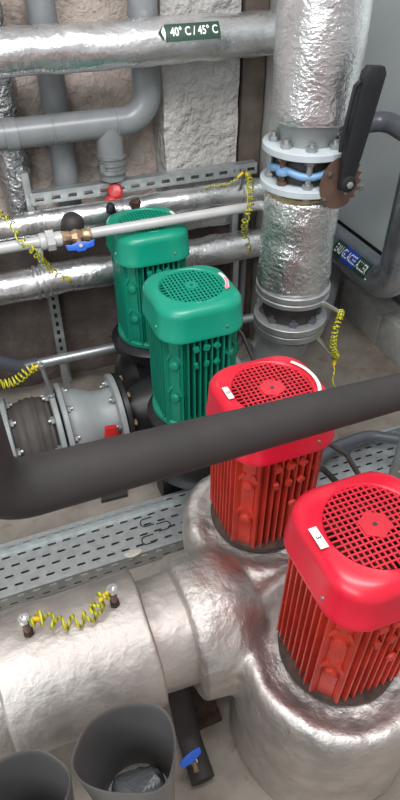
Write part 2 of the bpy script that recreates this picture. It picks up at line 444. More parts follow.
def arc_label(t, X, Y, r0, r1, a0, a1, mat, arrow=False, z=.9503, lab='curved white label strip'):
    bm = B(); n = 14
    o1 = [(r1 * math.cos(a0 + (a1 - a0) * i / n), r1 * math.sin(a0 + (a1 - a0) * i / n)) for i in range(n + 1)]
    o2 = [(r0 * math.cos(a1 + (a0 - a1) * i / n), r0 * math.sin(a1 + (a0 - a1) * i / n)) for i in range(n + 1)]
    prism(bm, o1 + o2, (X, Y, z), (1, 0, 0), (0, 1, 0), .0011)
    s = obj('rotation_label', bm, 'white', t, smooth=0, label=lab)
    if arrow:
        bm = B(); am = a1; rm = (r0 + r1) / 2
        m0 = a0 + (a1 - a0) * .35
        o1 = [((rm + .0035) * math.cos(m0 + (a1 - m0) * i / 8), (rm + .0035) * math.sin(m0 + (a1 - m0) * i / 8)) for i in range(9)]
        o2 = [((rm - .0035) * math.cos(a1 + (m0 - a1) * i / 8), (rm - .0035) * math.sin(a1 + (m0 - a1) * i / 8)) for i in range(9)]
        prism(bm, o1 + o2, (X, Y, z + .0012), (1, 0, 0), (0, 1, 0), .0006)
        e = Vector((math.cos(a1), math.sin(a1))); tn = Vector((math.sin(a1), -math.cos(a1))) * (1 if a1 < a0 else -1)
        p = e * rm; tri = [p + e * .011, p + tn * .022, p - e * .011]
        if a1 < a0: tri = tri[::-1]
        prism(bm, [(q.x, q.y) for q in tri], (X, Y, z + .0014), (1, 0, 0), (0, 1, 0), .0006)
        obj('arrow', bm, 'pink', s, smooth=0)

mr = motor((.585, .546, .45), 'red pump motor nearest the camera, its white sticker numbered 3', 'red', 'red_fins', 'red_grille', 'hole_red', 'rust', False)
mr2 = copy_thing(mr, (.585, 1.0, .45), 'red pump motor crossed by the black insulated pipe, with a curved white strip')
mg = motor((.575, 1.55, .45), 'whole green pump motor standing just behind the red motors', 'green', 'green_fins', 'green', 'hole_green', 'green_fins', True)
mg2 = copy_thing(mg, (.585, 2.066, .45), 'green pump motor by the wall, half hidden by the nearer green motor')
sticker(mr, (.4625, .556), .050, .0175, '3', ang=-PI / 2)
sticker(mr2, (.4715, 1.017), .046, .015, '0', ang=-PI / 2)
arc_label(mr2, .585, 1.0, .114, .123, .68, -.60, 'white')
arc_label(mg, .575, 1.55, .108, .119, .30, -.50, 'white', True, lab='curved white label with a pink arrow')
arc_label(mg2, .585, 2.066, .108, .119, .30, -.50, 'white', True, lab='curved white label with a pink arrow')

# lifting lug of the nearer green motor and its cable
bm = B(); prism(bm, [(0, -.06), (.07, -.05), (.085, .0), (.06, .035), (0, .05)], (.70, 1.60, .62), (1, 0, 0), (0, 0, 1), -.02)
obj('side_lug', bm, 'green_fins', mg, bevel=.003)

# ------------------------------------------------------------------ foil wrapped casing of the red twin pump
def remeshed(bm, vox, smooth_it, amp, scale, name, mat, parent=None):
    me = bpy.data.meshes.new('tmp'); bmesh.ops.recalc_face_normals(bm, faces=bm.faces); bm.to_mesh(me); bm.free()
    o = bpy.data.objects.new('tmp', me); COL.objects.link(o)
    md = o.modifiers.new('r', 'REMESH'); md.mode = 'VOXEL'; md.voxel_size = vox
    sm = o.modifiers.new('s', 'SMOOTH'); sm.iterations = smooth_it; sm.factor = .5
    bpy.context.view_layer.update()
    me2 = bpy.data.meshes.new_from_object(o.evaluated_get(bpy.context.evaluated_depsgraph_get()))
    bpy.data.objects.remove(o)
    b2 = B(); b2.from_mesh(me2); bpy.data.meshes.remove(me2)
    wrinkle(b2, amp, scale)
    return obj(name, b2, mat, parent, smooth=80)
bm = B()
prof = [(.26, 0), (.255, .15), (.252, .36), (.246, .430), (.232, .460), (.214, .462), (.195, .450), (.170, .440), (.001, .438)]
lathe(bm, prof, (.585, .546, 0), n=64)
prof2 = [(.235, 0), (.235, .15), (.238, .36), (.232, .43), (.218, .452), (.200, .455), (.180, .446), (.160, .440), (.001, .438)]
lathe(bm, prof2, (.585, 1.0, 0), n=64)
box(bm, (.60, .773, .222), (.46, .46, .444))
lathe(bm, [(.180, 0), (.193, .008), (.196, .05), (.194, .11), (.182, .14), (.14, .20)], (.245, .773, .37), (1, 0, 0), 56)
casing = tag(remeshed(bm, .011, 3, .007, 9, 'insulated_pump_casing', 'foil_body'),
             'bulging foil wrapped twin pump casing that the two red motors stand in', 'pump casing')

# insulated suction pipe with its satin jacket
sp = thing('insulated_pipe', (-.06, .773, .40), 'thick foil jacketed horizontal pipe running into the foil pump casing', 'pipe')
bm = B(); n = 60
def ring_prof(x0, x1, r, m=24):
    return [(r - .012, 0), (r - .003, .002), (r, .008)] + [(r, (x1 - x0) * k / m) for k in range(1, m)] + [(r, x1 - x0 - .008), (r - .003, x1 - x0 - .002), (r - .012, x1 - x0)]
lathe(bm, ring_prof(-.212, .150, .176), (-.212, .773, .40), (1, 0, 0), n); wrinkle(bm, .005, 5, seed=3)
jk = obj('jacket', bm, 'foil_jacket', sp, smooth=60)
bm = B(); lathe(bm, ring_prof(.12, .27, .150, 10), (.12, .773, .385), (1, 0, 0), n); wrinkle(bm, .005, 7, seed=8); obj('neck', bm, 'foil_jacket', sp, smooth=60)
bm = B(); lathe(bm, ring_prof(-1.5, -.20, .150, 30), (-1.5, .773, .39), (1, 0, 0), n); wrinkle(bm, .006, 6, seed=5); obj('pipe_run', bm, 'foil_body', sp, smooth=60)
for (x, lab) in ((-.125, 'l'), (.083, 'r')):
    bm = B(); y = .786
    lathe(bm, [(.0125, 0), (.0125, .018)], (x, y, .570), (0, 0, 1), 6)
    nut = obj('stud_nut', bm, 'rust', sp, label='rusty nut')
    bm = B()
    lathe(bm, [(.0075, 0), (.0075, .055), (.0130, .056), (.0130, .066), (.0075, .066), (.0070, .055)], (x, y, .58), (0, 0, 1), 20, True, True)
    st = obj('earth_stud', bm, 'chrome', sp, label='bright hollow stud')
    bm = B(); lathe(bm, [(.0085, .010), (.0085, .048)], (x, y, .58), (0, 0, 1), 16); obj('stud_sleeve', bm, 'copper', st, label='brown stained shank')

# ------------------------------------------------------------------ earth wires
def coil(path, r, turns, wr=.0028, lead=.06, straight=True):
    """helix around a smooth path with straight leads at both ends"""
    P = [Vector(p) for p in path]
    def cr(t):
        n = len(P) - 1; f = min(max(t * n, 0), n - 1e-6); i = int(f); u = f - i
        p0 = P[max(i - 1, 0)]; p1 = P[i]; p2 = P[i + 1]; p3 = P[min(i + 2, n)]
        return .5 * ((2 * p1) + (p2 - p0) * u + (2 * p0 - 5 * p1 + 4 * p2 - p3) * u * u + (3 * p1 - p0 - 3 * p2 + p3) * u ** 3)
    out = []; m = turns * 12
    for k in range(m + 1):
        t = k / m; c = cr(t); d = (cr(min(t + .01, 1)) - cr(max(t - .01, 0))).normalized()
        x, y, _ = frame(d); a = 2 * PI * turns * t
        rr = r * min(1, t / lead, (1 - t) / lead)
        out.append(c + (x * math.cos(a) + y * math.sin(a)) * rr)
    return out
def earth_wire(path, r, turns, label, wr=.0028, ends=(True, True)):
    t = thing('earth_wire', path[0], label, 'wire', 'coiled yellow and green earth wires')
    bm = B(); tube(bm, coil(path, r, turns), wr, 6); obj('coil', bm, 'wire', t, smooth=60)
    for e, (a, b) in zip(ends, ((path[0], path[1]), (path[-1], path[-2]))):
        if e:
            a = Vector(a); b = Vector(b); d = (b - a).normalized()
            bm = B(); lathe(bm, [(.003, -.004), (.0065, 0), (.0065, .022), (.004, .028)], a, d, 10); obj('terminal', bm, 'yellow', t, label='yellow terminal sleeve')
    return t
earth_wire([(-.115, .786, .632), (-.085, .782, .625), (-.055, .77, .602), (-.01, .765, .594), (.03, .765, .604), (.045, .775, .625), (.072, .786, .636)], .015, 9,
           'curly earth wire strung between the two studs on the thick jacketed pipe', .0038)

# ------------------------------------------------------------------ black insulated pipe across the front
bm = B()
path = bend([(-.080, .615, 2.75), (-.080, .615, 1.245), (.98, .815, 1.003), (2.0, .99, .79)], .075, 10)
tube(bm, path, [.0455 - .0055 * max(0, min(1, (p.x + .08) / 1.1)) for p in path], 28)
bp = tag(obj('insulated_pipe', bm, 'rubber', smooth=60), 'black foam insulated pipe crossing in front of the red motors, rising at the left', 'pipe')

# ------------------------------------------------------------------ open grey tubes at the front
out1 = [(-.064, .359), (-.05, .387), (-.023, .411), (.017, .418), (.056, .41), (.086, .393), (.098, .367), (.093, .331), (.077, .3), (.061, .284), (.038, .281), (.004, .293), (-.028, .309), (-.054, .332)]
def smooth_loop(o, it=6):
    n = len(o); P = []
    for i in range(n):
        p0, p1, p2, p3 = [Vector(o[(i + k - 1) % n]) for k in range(4)]
        for k in range(it):
            u = k / it
            P.append(.5 * ((2 * p1) + (p2 - p0) * u + (2 * p0 - 5 * p1 + 4 * p2 - p3) * u * u + (3 * p1 - p0 - 3 * p2 + p3) * u ** 3))
    return P
def open_tube(outline, loc, label, flip=False):
    o = smooth_loop(outline); cx = sum(p.x for p in o) / len(o); cy = sum(p.y for p in o) / len(o)
    o = [((p.x - cx) * (-1 if flip else 1), p.y - cy) for p in o]
    if flip: o = o[::-1]
    X, Y = loc; n = len(o)
    def ring(s, z, rnd=0.0, off=(0, 0)):
        R = []
        for u, v in o:
            a = math.atan2(v, u); rc = .072
            R.append(Vector((X + off[0] + ((1 - rnd) * u + rnd * rc * math.cos(a)) * s, Y + off[1] + ((1 - rnd) * v + rnd * rc * math.sin(a)) * s, z)))
        return R
    t = thing('open_tube', (X, Y, 0), label, 'tube', 'open grey tubes')
    bm = B()
    rings = [ring(.86, 0, 1), ring(.86, .40, 1), ring(.88, .62, .8), ring(.94, .78, .4), ring(.985, .87, .1), ring(1, .895), ring(1, .900), ring(.985, .903), ring(.965, .900), ring(.955, .890),
             ring(.93, .85, .1), ring(.86, .77, .4), ring(.84, .72, .6), ring(.80, .66, .9)]
    loft(bm, rings, True, True, True)
    obj('tube_wall', bm, 'tube_grey', t, smooth=50)
    bm = B(); lathe(bm, [(.052, 0), (.054, .01), (.035, .03), (.001, .04)], (X + .003, Y - .004, .662), n=28); wrinkle(bm, .014, 30, seed=4)  # added lump imitating the shiny reflection on the tube bottom
    obj('glint_lump', bm, 'glint', t, smooth=60, label='glossy lump standing in for the bright reflection at the bottom')
    return t
x = N('dark_glossy_glint'); M['glint'] = x.set(Base_Color=(.13, .14, .15), Roughness=.15, Normal=x.bump(x.noise(60), .6, .01))
open_tube(out1, (.018, .348), 'open mouthed dark grey tube standing before the thick jacketed pipe, fully in view')
open_tube(out1, (-.158, .338), 'open mouthed dark grey tube cut by the lower left picture corner', True)

# black insulated drain with blue handled cock, beside the open tube
dr = thing('drain_pipe', (.20, .55, 0), 'black insulated drain pipe with a blue handled cock under the foil pipe neck', 'pipe')
bm = B(); tube(bm, bend([(.205, .72, .255), (.205, .62, .05), (.205, .50, .036)], .06), .034, 18); obj('insulation', bm, 'rubber', dr, smooth=60)
bm = B(); cyl(bm, (.19, .545, .068), (.19, .53, .115), .009, 12); cyl(bm, (.19, .53, .115), (.187, .505, .12), .007, 10); obj('cock_body', bm, 'brass', dr)
bm = B()
prism(bm, [(-.032, -.007), (-.01, -.012), (.01, -.012), (.032, -.007), (.034, .008), (.01, .012), (-.01, .012), (-.034, .008)], (.182, .540, .128), (.95, .25, .1), (-.2, .8, .5), .010)
obj('cock_handle', bm, 'blue', dr, bevel=.002, label='blue butterfly handle')
# rusty pump foot on the floor between neck and casing
bm = B(); box(bm, (.270, .70, .045), (.08, .09, .09)); box(bm, (.265, .70, .01), (.11, .13, .02))
tag(obj('support_foot', bm, 'rust', bevel=.006), 'rust stained block on the floor under the foil pipe neck', 'support')

# ------------------------------------------------------------------ cable tray
tray = thing('cable_tray', (.6, 1.42, 0), 'wide galvanised perforated cable tray lying on the floor between red and green pumps', 'cable tray')
tx0, tx1, ty0, ty1, tz = -1.3, 1.75, 1.245, 1.455, .030
def perforated(bm, place, u0, u1, v0, v1, rows, pitch, slot, sh, th):
    """solid strips between rows of slots; each slot is a real hole"""
    dv = (v1 - v0) / rows; up = place(0, 0, 1) - place(0, 0, 0)
    def slab(a, b, c, d):
        q = [place(a, c, 0), place(b, c, 0), place(b, d, 0), place(a, d, 0)]
        loft(bm, [q, [p + up * th for p in q]], True, True, True)
    edges = v0
    for r in range(rows):
        c = v0 + dv * (r + .5)
        slab(u0, u1, edges, c - sh / 2); edges = c + sh / 2
        u = u0 + (pitch * .5 if r % 2 else 0); prev = u0
        while u < u1 - slot:
            slab(prev, u + (pitch - slot) / 2, c - sh / 2, c + sh / 2); prev = u + (pitch + slot) / 2; u += pitch
        slab(prev, u1, c - sh / 2, c + sh / 2)
    slab(u0, u1, edges, v1)
bm = B(); perforated(bm, lambda u, v, w: V(u, v, tz + w), tx0, tx1, ty0, ty1, 5, .056, .030, .009, .002)
obj('tray_bed', bm, 'galv', tray, smooth=0)
bm = B(); perforated(bm, lambda u, v, w: V(u, ty0 - .001 - w, tz - .025 + v), tx0, tx1, 0, .075, 2, .056, .026, .010, .002); box(bm, ((tx0 + tx1) / 2, ty0 - .001, tz + .052), (tx1 - tx0, .012, .004))
obj('tray_rail', bm, 'galv', tray, smooth=0)
bm = B(); perforated(bm, lambda u, v, w: V(u, ty1 + w, tz - .025 + v), tx0, tx1, 0, .075, 2, .056, .026, .010, .002); box(bm, ((tx0 + tx1) / 2, ty1, tz + .052), (tx1 - tx0, .012, .004))
obj('tray_rail', bm, 'galv', tray, smooth=0)
for k, x in enumerate((-1.2, -.4, .9, 1.6)):
    bm = B(); box(bm, (x, (ty0 + ty1) / 2, .0125), (.04, ty1 - ty0, .029)); obj('tray_support', bm, 'galv', tray, smooth=0)
for (x, y, s) in ((.318, 1.40, 1), (.385, 1.36, -1), (.30, 1.32, 1)):
    bm = B(); tube(bm, bend([(x + .03 * s, y - .018, tz + .004), (x - .02 * s, y - .018, tz + .004), (x - .02 * s, y + .018, tz + .004), (x + .03 * s, y + .018, tz + .004)], .016), .0022, 6)
    obj('tray_cutout', bm, 'print_dark', tray, label='dark U shaped cut in the tray bed')
bm = B(); lathe(bm, [(.001, 0), (.030, .002), (.032, .008), (.001, .012)], (.225, 1.215, .083), (0, 0, 1), 14)
for v in bm.verts: v.co.y = 1.243 + (v.co.y - 1.215) * .45
wrinkle(bm, .006, 40)
tag(obj('tape_scrap', bm, 'soft_paper', smooth=60), 'crumpled pale scrap of tape lying on the near tray rail', 'scrap')

# ------------------------------------------------------------------ black casing of the green twin pump
pc = thing('twin_pump_casing', (.58, 1.80, 0), 'black cast twin pump casing under the two green motors', 'pump casing')
bm = B()
for Y in (1.55, 2.066):
    lathe(bm, [(.10, .10), (.15, .11), (.180, .15), (.180, .22), (.165, .27), (.12, .31), (.12, .36), (.17, .375), (.175, .41), (.15, .430)], (.58, Y, .018), n=48)
lathe(bm, [(.10, -.2), (.13, -.1), (.15, 0), (.13, .1), (.10, .26)], (.58, 1.80, .26), (1, 0, 0), 40)
box(bm, (.58, 1.80, .22), (.20, .40, .24))
obj('volute', bm, 'black', pc, smooth=45)
bm = B(); lathe(bm, [(.14, 0), (.17, .002), (.17, .020), (.155, .026), (.10, .03), (.10, .06)], (.348, 1.80, .26), (1, 0, 0), 48); obj('flange', bm, 'black', pc)
for (x, y) in ((.47, 1.54), (.47, 2.10), (.70, 1.54), (.70, 2.10)):
    bm = B(); box(bm, (x, y, .075), (.09, .09, .15)); obj('foot', bm, 'black', pc, bevel=.004)
for k in range(8):
    a = PI / 8 + k * PI / 4; bm = B(); hexbolt(bm, (.372, 1.80 + .145 * math.cos(a), .26 + .145 * math.sin(a)), (1, 0, 0), .013, .012); obj('bolt', bm, 'brass', pc, label='brownish bolt')
# red vent lever and red foot strip near the flange
bm = B(); box(bm, (.262, 1.615, .31), (.045, .02, .13), Matrix.Rotation(.15, 3, 'Y')); cyl(bm, (.262, 1.615, .30), (.321, 1.70, .26), .010)
tag(obj('drain_lever', bm, 'red_plastic', bevel=.003), 'red lever hanging under the grey flange in front of the black casing', 'valve lever')
bm = B(); prism(bm, [(-.06, -.02), (.05, -.025), (.06, .02), (-.05, .02)], (.245, 1.60, .002), (1, 0, 0), (0, 1, 0), .02)
tag(obj('rubber_wedge', bm, 'rubber_joint', bevel=.003), 'black rubber wedge on the floor behind the tray and below the black pipe', 'wedge')

# grey check valve, rubber compensator and flanges to the left
def flange_disc(name, parent, org, axis, R, th, mat, bolts, bolt_r, bmat, side='+', phase=None):
    bm = B(); lathe(bm, [(R - .004, 0), (R, .003), (R, th - .003), (R - .004, th)], org, axis, 56); f = obj(name, bm, mat, parent)
    x, y, z = frame(axis); o = Vector(org); rb = R - bolt_r * 2.0
    for k in range(bolts):
        a = (PI / bolts if phase is None else phase) + 2 * PI * k / bolts
        p = o + (x * math.cos(a) + y * math.sin(a)) * rb
        bm = B()
        if side == '+': hexbolt(bm, p + z * th, z, bolt_r, bolt_r * .9, bolt_r * .6)
        else: hexbolt(bm, p, -z, bolt_r, bolt_r * .9, bolt_r * .6)
        obj('bolt', bm, bmat, f)
    return f
AX = (1, 0, 0); GY, GZ = 1.80, .26
cv = thing('check_valve', (.22, GY, GZ - .17), 'grey painted check valve body flanged onto the black pump casing', 'valve')
flange_disc('flange', cv, (.322, GY, GZ), AX, .170, .024, 'cast_grey', 8, .015, 'steel', '-')
flange_disc('flange', cv, (.112, GY, GZ), AX, .180, .022, 'cast_grey', 8, .016, 'steel', '+')
bm = B(); lathe(bm, [(.140, 0), (.146, .01), (.145, .05), (.135, .085), (.118, .12), (.114, .16), (.122, .185), (.122, .20)], (.128, GY, GZ), AX, 48); obj('body', bm, 'cast_grey', cv, smooth=50)
cj = thing('rubber_compensator', (-.02, GY, GZ - .17), 'dusty black bellows joint between two bolted grey flanges', 'pipe joint')
flange_disc('flange', cj, (.082, GY, GZ), AX, .180, .022, 'cast_grey', 8, .016, 'steel', '-', PI / 8 + .2)
flange_disc('flange', cj, (-.102, GY, GZ), AX, .175, .022, 'cast_grey', 8, .016, 'steel', '+')
bm = B(); pr = [(.118, 0)]
for k in range(17):
    t = k / 16; pr.append((.128 + .022 * math.sin(PI * t) + .004 * math.cos(t * 40), .004 + .158 * t))
pr.append((.118, .164)); lathe(bm, pr, (-.081, GY, GZ), AX, 48); obj('bellows', bm, 'dusty_rubber', cj, smooth=60)
bm = B(); lathe(bm, [(.12, 0), (.12, .894)], (-1.0, GY, GZ), AX, 40); lathe(bm, [(.165, 0), (.165, .022)], (-.126, GY, GZ), AX, 40)
lp = tag(obj('suction_pipe', bm, 'cast_grey'), 'grey flanged pipe end entering at the left beside the bellows joint', 'pipe')
es = thing('earth_stud', (.078, 1.80, .43), 'thin steel stud standing on the bolted flange of the bellows joint', 'stud')
bm = B(); tube(bm, [(.094, 1.79, .425), (.088, 1.79, .51), (.080, 1.79, .585)], .008, 12); obj('rod', bm, 'steel', es)
bm = B(); hexbolt(bm, (.080, 1.79, .580), (0, 0, 1), .014, .016, .008); hexbolt(bm, (.0925, 1.79, .436), (0, 0, 1), .014, .014); obj('nut', bm, 'steel', es)
earth_wire([(.068, 1.79, .592), (.03, 1.79, .580), (-.01, 1.79, .553), (-.05, 1.79, .545), (-.10, 1.79, .555), (-.20, 1.79, .60), (-.30, 1.80, .50)], .016, 16,
           'bright yellow coiled earth wire running off the stud on the bellows flange', .0032, (True, False))

# ------------------------------------------------------------------ the tall riser with the butterfly valve
RX, RY = 1.03, 1.70; UP = (0, 0, 1)
ur = thing('riser_pipe', (RX, RY, 1.29), 'tall shiny foil wrapped riser above the butterfly valve', 'pipe')
bm = B(); pr = [(.06, 0), (.126, .002), (.130, .010)] + [(.130 + .001 * k / 40, .01 + 1.5 * k / 60) for k in range(1, 61)]
lathe(bm, pr, (RX + .004, RY, 1.362), UP, 72); wrinkle(bm, .006, 7, seed=1)
obj('foil_jacket', bm, 'foil_riser', ur, smooth=70)
bm = B(); sheet(bm, 0, .95, 1.362, 2.8, lambda u, v: V(RX + .004 + .134 * math.cos(-.35 + u * .12 + .1 * 0), RY + .134 * math.sin(-.35 + u * .12), v), 3, 40); wrinkle(bm, .003, 20)
o = obj('tape_seam', bm, 'foil_pipe', ur); sol = o.modifiers.new('thick', 'SOLIDIFY'); sol.thickness = .003
bm = B(); lathe(bm, [(.085, 0), (.088, .02), (.098, .055), (.102, .07)], (RX, RY, 1.292), UP, 48); obj('neck', bm, 'cast_grey', ur)
flange_disc('flange', ur, (RX, RY, 1.268), UP, .143, .024, 'flange_grey', 8, .018, 'steel')

bv = thing('butterfly_valve', (RX, RY, 1.17), 'butterfly valve with pale blue body, notched plate and long black lever', 'valve')
bm = B(); lathe(bm, [(.088, 0), (.098, .004), (.102, .04), (.096, .08), (.088, .088)], (RX, RY, 1.1795), UP, 48); obj('gasket_ring', bm, 'rubber_joint', bv, label='black rubber seat')
bm = B()
for k in range(4):
    a = PI * .25 + k * PI / 2 - .35
    lathe(bm, [(.020, 0), (.022, .008), (.020, .018)], (RX + .118 * math.cos(a), RY + .118 * math.sin(a), 1.216), UP, 16)
pts = [(RX + .112 * math.cos(2 * PI * k / 48), RY + .112 * math.sin(2 * PI * k / 48), 1.222 + .007 * math.sin(8 * PI * k / 48)) for k in range(48)] 
tube(bm, pts + [pts[0]], .012, 10)
obj('body', bm, 'blue_paint', bv, smooth=60)
for k in range(8):
    a = PI / 8 + k * PI / 4; bm = B()
    p = V(RX + .112 * math.cos(a), RY + .112 * math.sin(a), 1.1795); cyl(bm, p, p + V(0, 0, .088), .0105, 12)
    for zz in (.001, .0725): hexbolt(bm, p + V(0, 0, zz), UP, .017, .014)
    obj('bolt', bm, 'steel' if k % 2 else 'copper', bv)
nn = Vector((-.05, -.999, 0)).normalized(); tt = Vector((-nn.y, nn.x, 0)); uu = Vector((0, 0, 1))
if tt.x < 0: tt = -tt
hc = Vector((1.080, 1.545, 1.212))
bm = B(); cyl(bm, (RX + .05, RY - .06, 1.222), hc - nn * .02 + V(0, 0, .02), .016); cyl(bm, hc - nn * .02, hc + nn * .035, .012); obj('stem', bm, 'steel', bv)
bm = B(); ol = []
for k in range(40):                                     # notch plate: smooth on the left, toothed on the right
    a = 2 * PI * k / 40; r = .076
    if -.9 < math.remainder(a, 2 * PI) < .75: r = .068 if k % 2 else .082
    ol.append((-.004 + r * .92 * math.cos(a), -.012 + r * 1.08 * math.sin(a)))
prism(bm, ol, hc - nn * .008 , tt, uu, -.004 if tt.cross(uu).dot(nn) > 0 else .004)
pl = obj('notch_plate', bm, 'copper', bv, label='brown notched plate')
for (u, v, r) in ((-.045, .022, .008), (-.055, -.055, .006), (.018, -.045, .005)):
    bm = B(); lathe(bm, [(r, 0), (r, .003)], hc + tt * (u) + uu * v - nn * .006, nn, 14); obj('plate_pin', bm, 'chrome', pl)
bm = B()
ld = (tt * .08 + uu * 1.0).normalized(); lw = nn.cross(ld).normalized()
if lw.dot(tt) < 0: lw = -lw
def lsec(t, w, d, off=0): 
    c = hc + nn * (.014 + off) + ld * t
    return [c + lw * (w * cx) + nn * (d * cy) for cx, cy in ((-1, -.8), (-.8, -1), (.8, -1), (1, -.8), (1, .8), (.8, 1), (-.8, 1), (-1, .8))]
loft(bm, [lsec(-.022, .020, .010), lsec(.02, .024, .012), lsec(.06, .026, .014), lsec(.075, .028, .015), lsec(.16, .031, .016, .005), lsec(.27, .033, .016, .012), lsec(.305, .033, .016, .015), lsec(.322, .024, .012, .016)], True, True, True)
lv = obj('lever', bm, 'lever_black', bv, smooth=30, label='long black hand lever')
bm = B(); tube(bm, [hc + ld * .09 - lw * .040 + nn * .012, hc + ld * .12 - lw * .043 + nn * .012, hc + ld * .27 - lw * .046 + nn * .024, hc + ld * .282 - lw * .034 + nn * .026], .0065, 8); obj('trigger', bm, 'lever_black', lv)
bm = B(); lathe(bm, [(.025, 0), (.025, .012), (.018, .016)], hc + nn * .024, nn, 24); obj('hub', bm, 'lever_black', lv)
bm = B(); hexbolt(bm, hc + nn * .038, nn, .011, .008); obj('hub_bolt', bm, 'steel', lv)
bm = B(); box(bm, hc + tt * .075 + uu * -.035 - nn * .006, (.016, .006, .016)); obj('stop', bm, 'chrome', pl)

sl = thing('insulated_spool', (RX, RY, .70), 'short foil wrapped pipe section between the butterfly valve and the lower flanges', 'pipe')
flange_disc('flange', sl, (RX, RY, 1.155), UP, .143, .024, 'flange_grey', 0, .011, 'steel')
bm = B()
for k in range(8):
    a = PI / 8 + k * PI / 4; hexbolt(bm, (RX + .112 * math.cos(a), RY + .112 * math.sin(a), 1.155), (0, 0, -1), .016, .012)
obj('flange_nuts', bm, 'steel', sl)
bm = B(); lathe(bm, [(.09, 0), (.118, .002), (.120, .02), (.112, .034), (.09, .036)], (RX, RY, 1.106), UP, 56); wrinkle(bm, .006, 25)
M['wool'] = plain('mineral_wool', (.40, .31, .17), .9, 0, .4, 40, .5)
obj('wool_edge', bm, 'wool', sl, label='yellowish mineral wool edge')
bm = B(); pr = [(.08, 0), (.126, .002), (.132, .012)] + [(.132 - .006 * k / 30, .012 + .328 * k / 30) for k in range(1, 31)] + [(.12, .345)]
lathe(bm, pr, (RX + .006, RY, .786), UP, 72); wrinkle(bm, .008, 8, seed=6); obj('foil_jacket', bm, 'foil_spool', sl, smooth=70)
bm = B(); lathe(bm, [(.132, 0), (.139, .003), (.139, .018), (.134, .021), (.134, .026), (.139, .029), (.139, .046), (.133, .05)], (RX + .008, RY, .738), UP, 64); obj('lower_flange', bm, 'steel', sl)

xj = thing('rubber_joint', (RX, RY, .575), 'black rubber joint on a bright round flange below the foil section', 'pipe joint')
bm = B(); lathe(bm, [(.10, 0), (.106, .01), (.108, .045), (.106, .08), (.115, .090)], (RX + .008, RY, .650), UP, 48); obj('rubber_body', bm, 'rubber_joint', xj, smooth=60)
fd = flange_disc('flange', xj, (RX + .01, RY, .622), UP, .142, .030, 'steel', 8, .020, 'pvc_dark')
flange_disc('flange', xj, (RX + .01, RY, .588), UP, .139, .030, 'steel', 0, .012, 'steel')
el = thing('pipe_elbow', (RX, RY, .27), 'grey elbow leading from the green pump casing up to the round flange', 'pipe')
bm = B(); tube(bm, bend([(.84, 1.80, .26), (RX - .02, 1.78, .26), (RX + .01, 1.70, .572)], .16, 10), .098, 32); obj('bend', bm, 'cast_grey', el, smooth=60)
flange_disc('flange', el, (.842, 1.80, .26), AX, .165, .024, 'cast_grey', 8, .012, 'steel')
bm = B(); cyl(bm, (RX, 1.74, 0), (RX, 1.74, .24), .03); lathe(bm, [(.07, 0), (.07, .012)], (RX, 1.74, 0)); obj('support_leg', bm, 'steel', el)
# earthing pins on both lower flanges
for (a, b, lab) in ((V(1.095, 1.580, .752), V(1.215, 1.61, .656), 'bright steel pin sticking out of the flange under the foil section'),
                    (V(1.09, 1.585, .606), V(1.205, 1.585, .462), 'bright steel pin sticking down from the lower round flange')):
    t = thing('earth_pin', a, lab, 'stud', 'earthing pins on the lower flanges')
    bm = B(); cyl(bm, a, b, .009, 12); obj('rod', bm, 'chrome', t)
    bm = B(); d = (b - a).normalized(); hexbolt(bm, b - d * .01, d, .014, .012); obj('nut', bm, 'steel', t)
earth_wire([(1.205, 1.605, .672), (1.19, 1.58, .67), (1.16, 1.555, .64), (1.155, 1.55, .59), (1.165, 1.555, .54), (1.185, 1.56, .50), (1.20, 1.57, .478)], .011, 19, 'coiled earth wire joining the two bright pins on the lower flanges', .003, (False, True))
earth_wire([(1.20, 1.575, .462), (1.185, 1.56, .43), (1.175, 1.50, .36), (1.165, 1.47, .30), (1.16, 1.46, .22)], .006, 4, 'loose earth wire dropping from the lower pin behind the red motor', .003, (True, False))

# ------------------------------------------------------------------ pipes on the back wall
def collar(bm, x, y, z, r, w, ax=(1, 0, 0)): lathe(bm, [(r - .004, 0), (r + .003, .002), (r + .003, w - .002), (r - .004, w)], (x, y, z), ax, 40)
tp = thing('insulated_pipe', (.4, 2.30, 1.487), 'uppermost horizontal foil wrapped pipe with the temperature label', 'pipe')
bm = B(); lathe(bm, [(.03, 0)] + [(.0715, 1.0 * .0 + 2.32 * k / 90) for k in range(91)] + [(.03, 2.32)], (.155, 2.26, 1.494), AX, 44)
for v in list(bm.verts):
    if v.co.x > 1.5: v.co.x = 1.5
wrinkle(bm, .006, 11, seed=2); obj('foil_jacket', bm, 'foil_pipe', tp, smooth=70)
bm = B(); tube(bm, bend([(.175, 2.26, 1.494), (.095, 2.26, 1.494), (.095, 2.26, 2.9)], .07, 8), .071, 32); wrinkle(bm, .004, 12); obj('foil_elbow', bm, 'foil_pipe', tp, smooth=70)
def on_top(u, v, e=0.0):                                 # u along +X, v around the pipe; label faces out and slightly up
    a = math.radians(152) - v / .0745; r = .0765 + e
    return V(u - .018, 2.26 + r * math.cos(a), 1.494 + r * math.sin(a))
bm = B(); sheet(bm, .748, .948, -.027, .027, on_top, 10, 6)
lb = obj('temperature_label', bm, 'sign_green', tp, label='dark green arrow label reading 40° C / 45° C'); 
bm = B()
tri = [on_top(.742, .024), on_top(.742, -.024), on_top(.722, 0)]; bm.faces.new([bm.verts.new(p) for p in tri]); obj('label_arrow', bm, 'sign_green', lb)
bm = B(); text_into(bm, '40° C / 45° C', .036, lambda u, v: on_top(.852 + u * .86, v, .0012), .02); obj('lettering', bm, 'sign_white', lb, smooth=0)

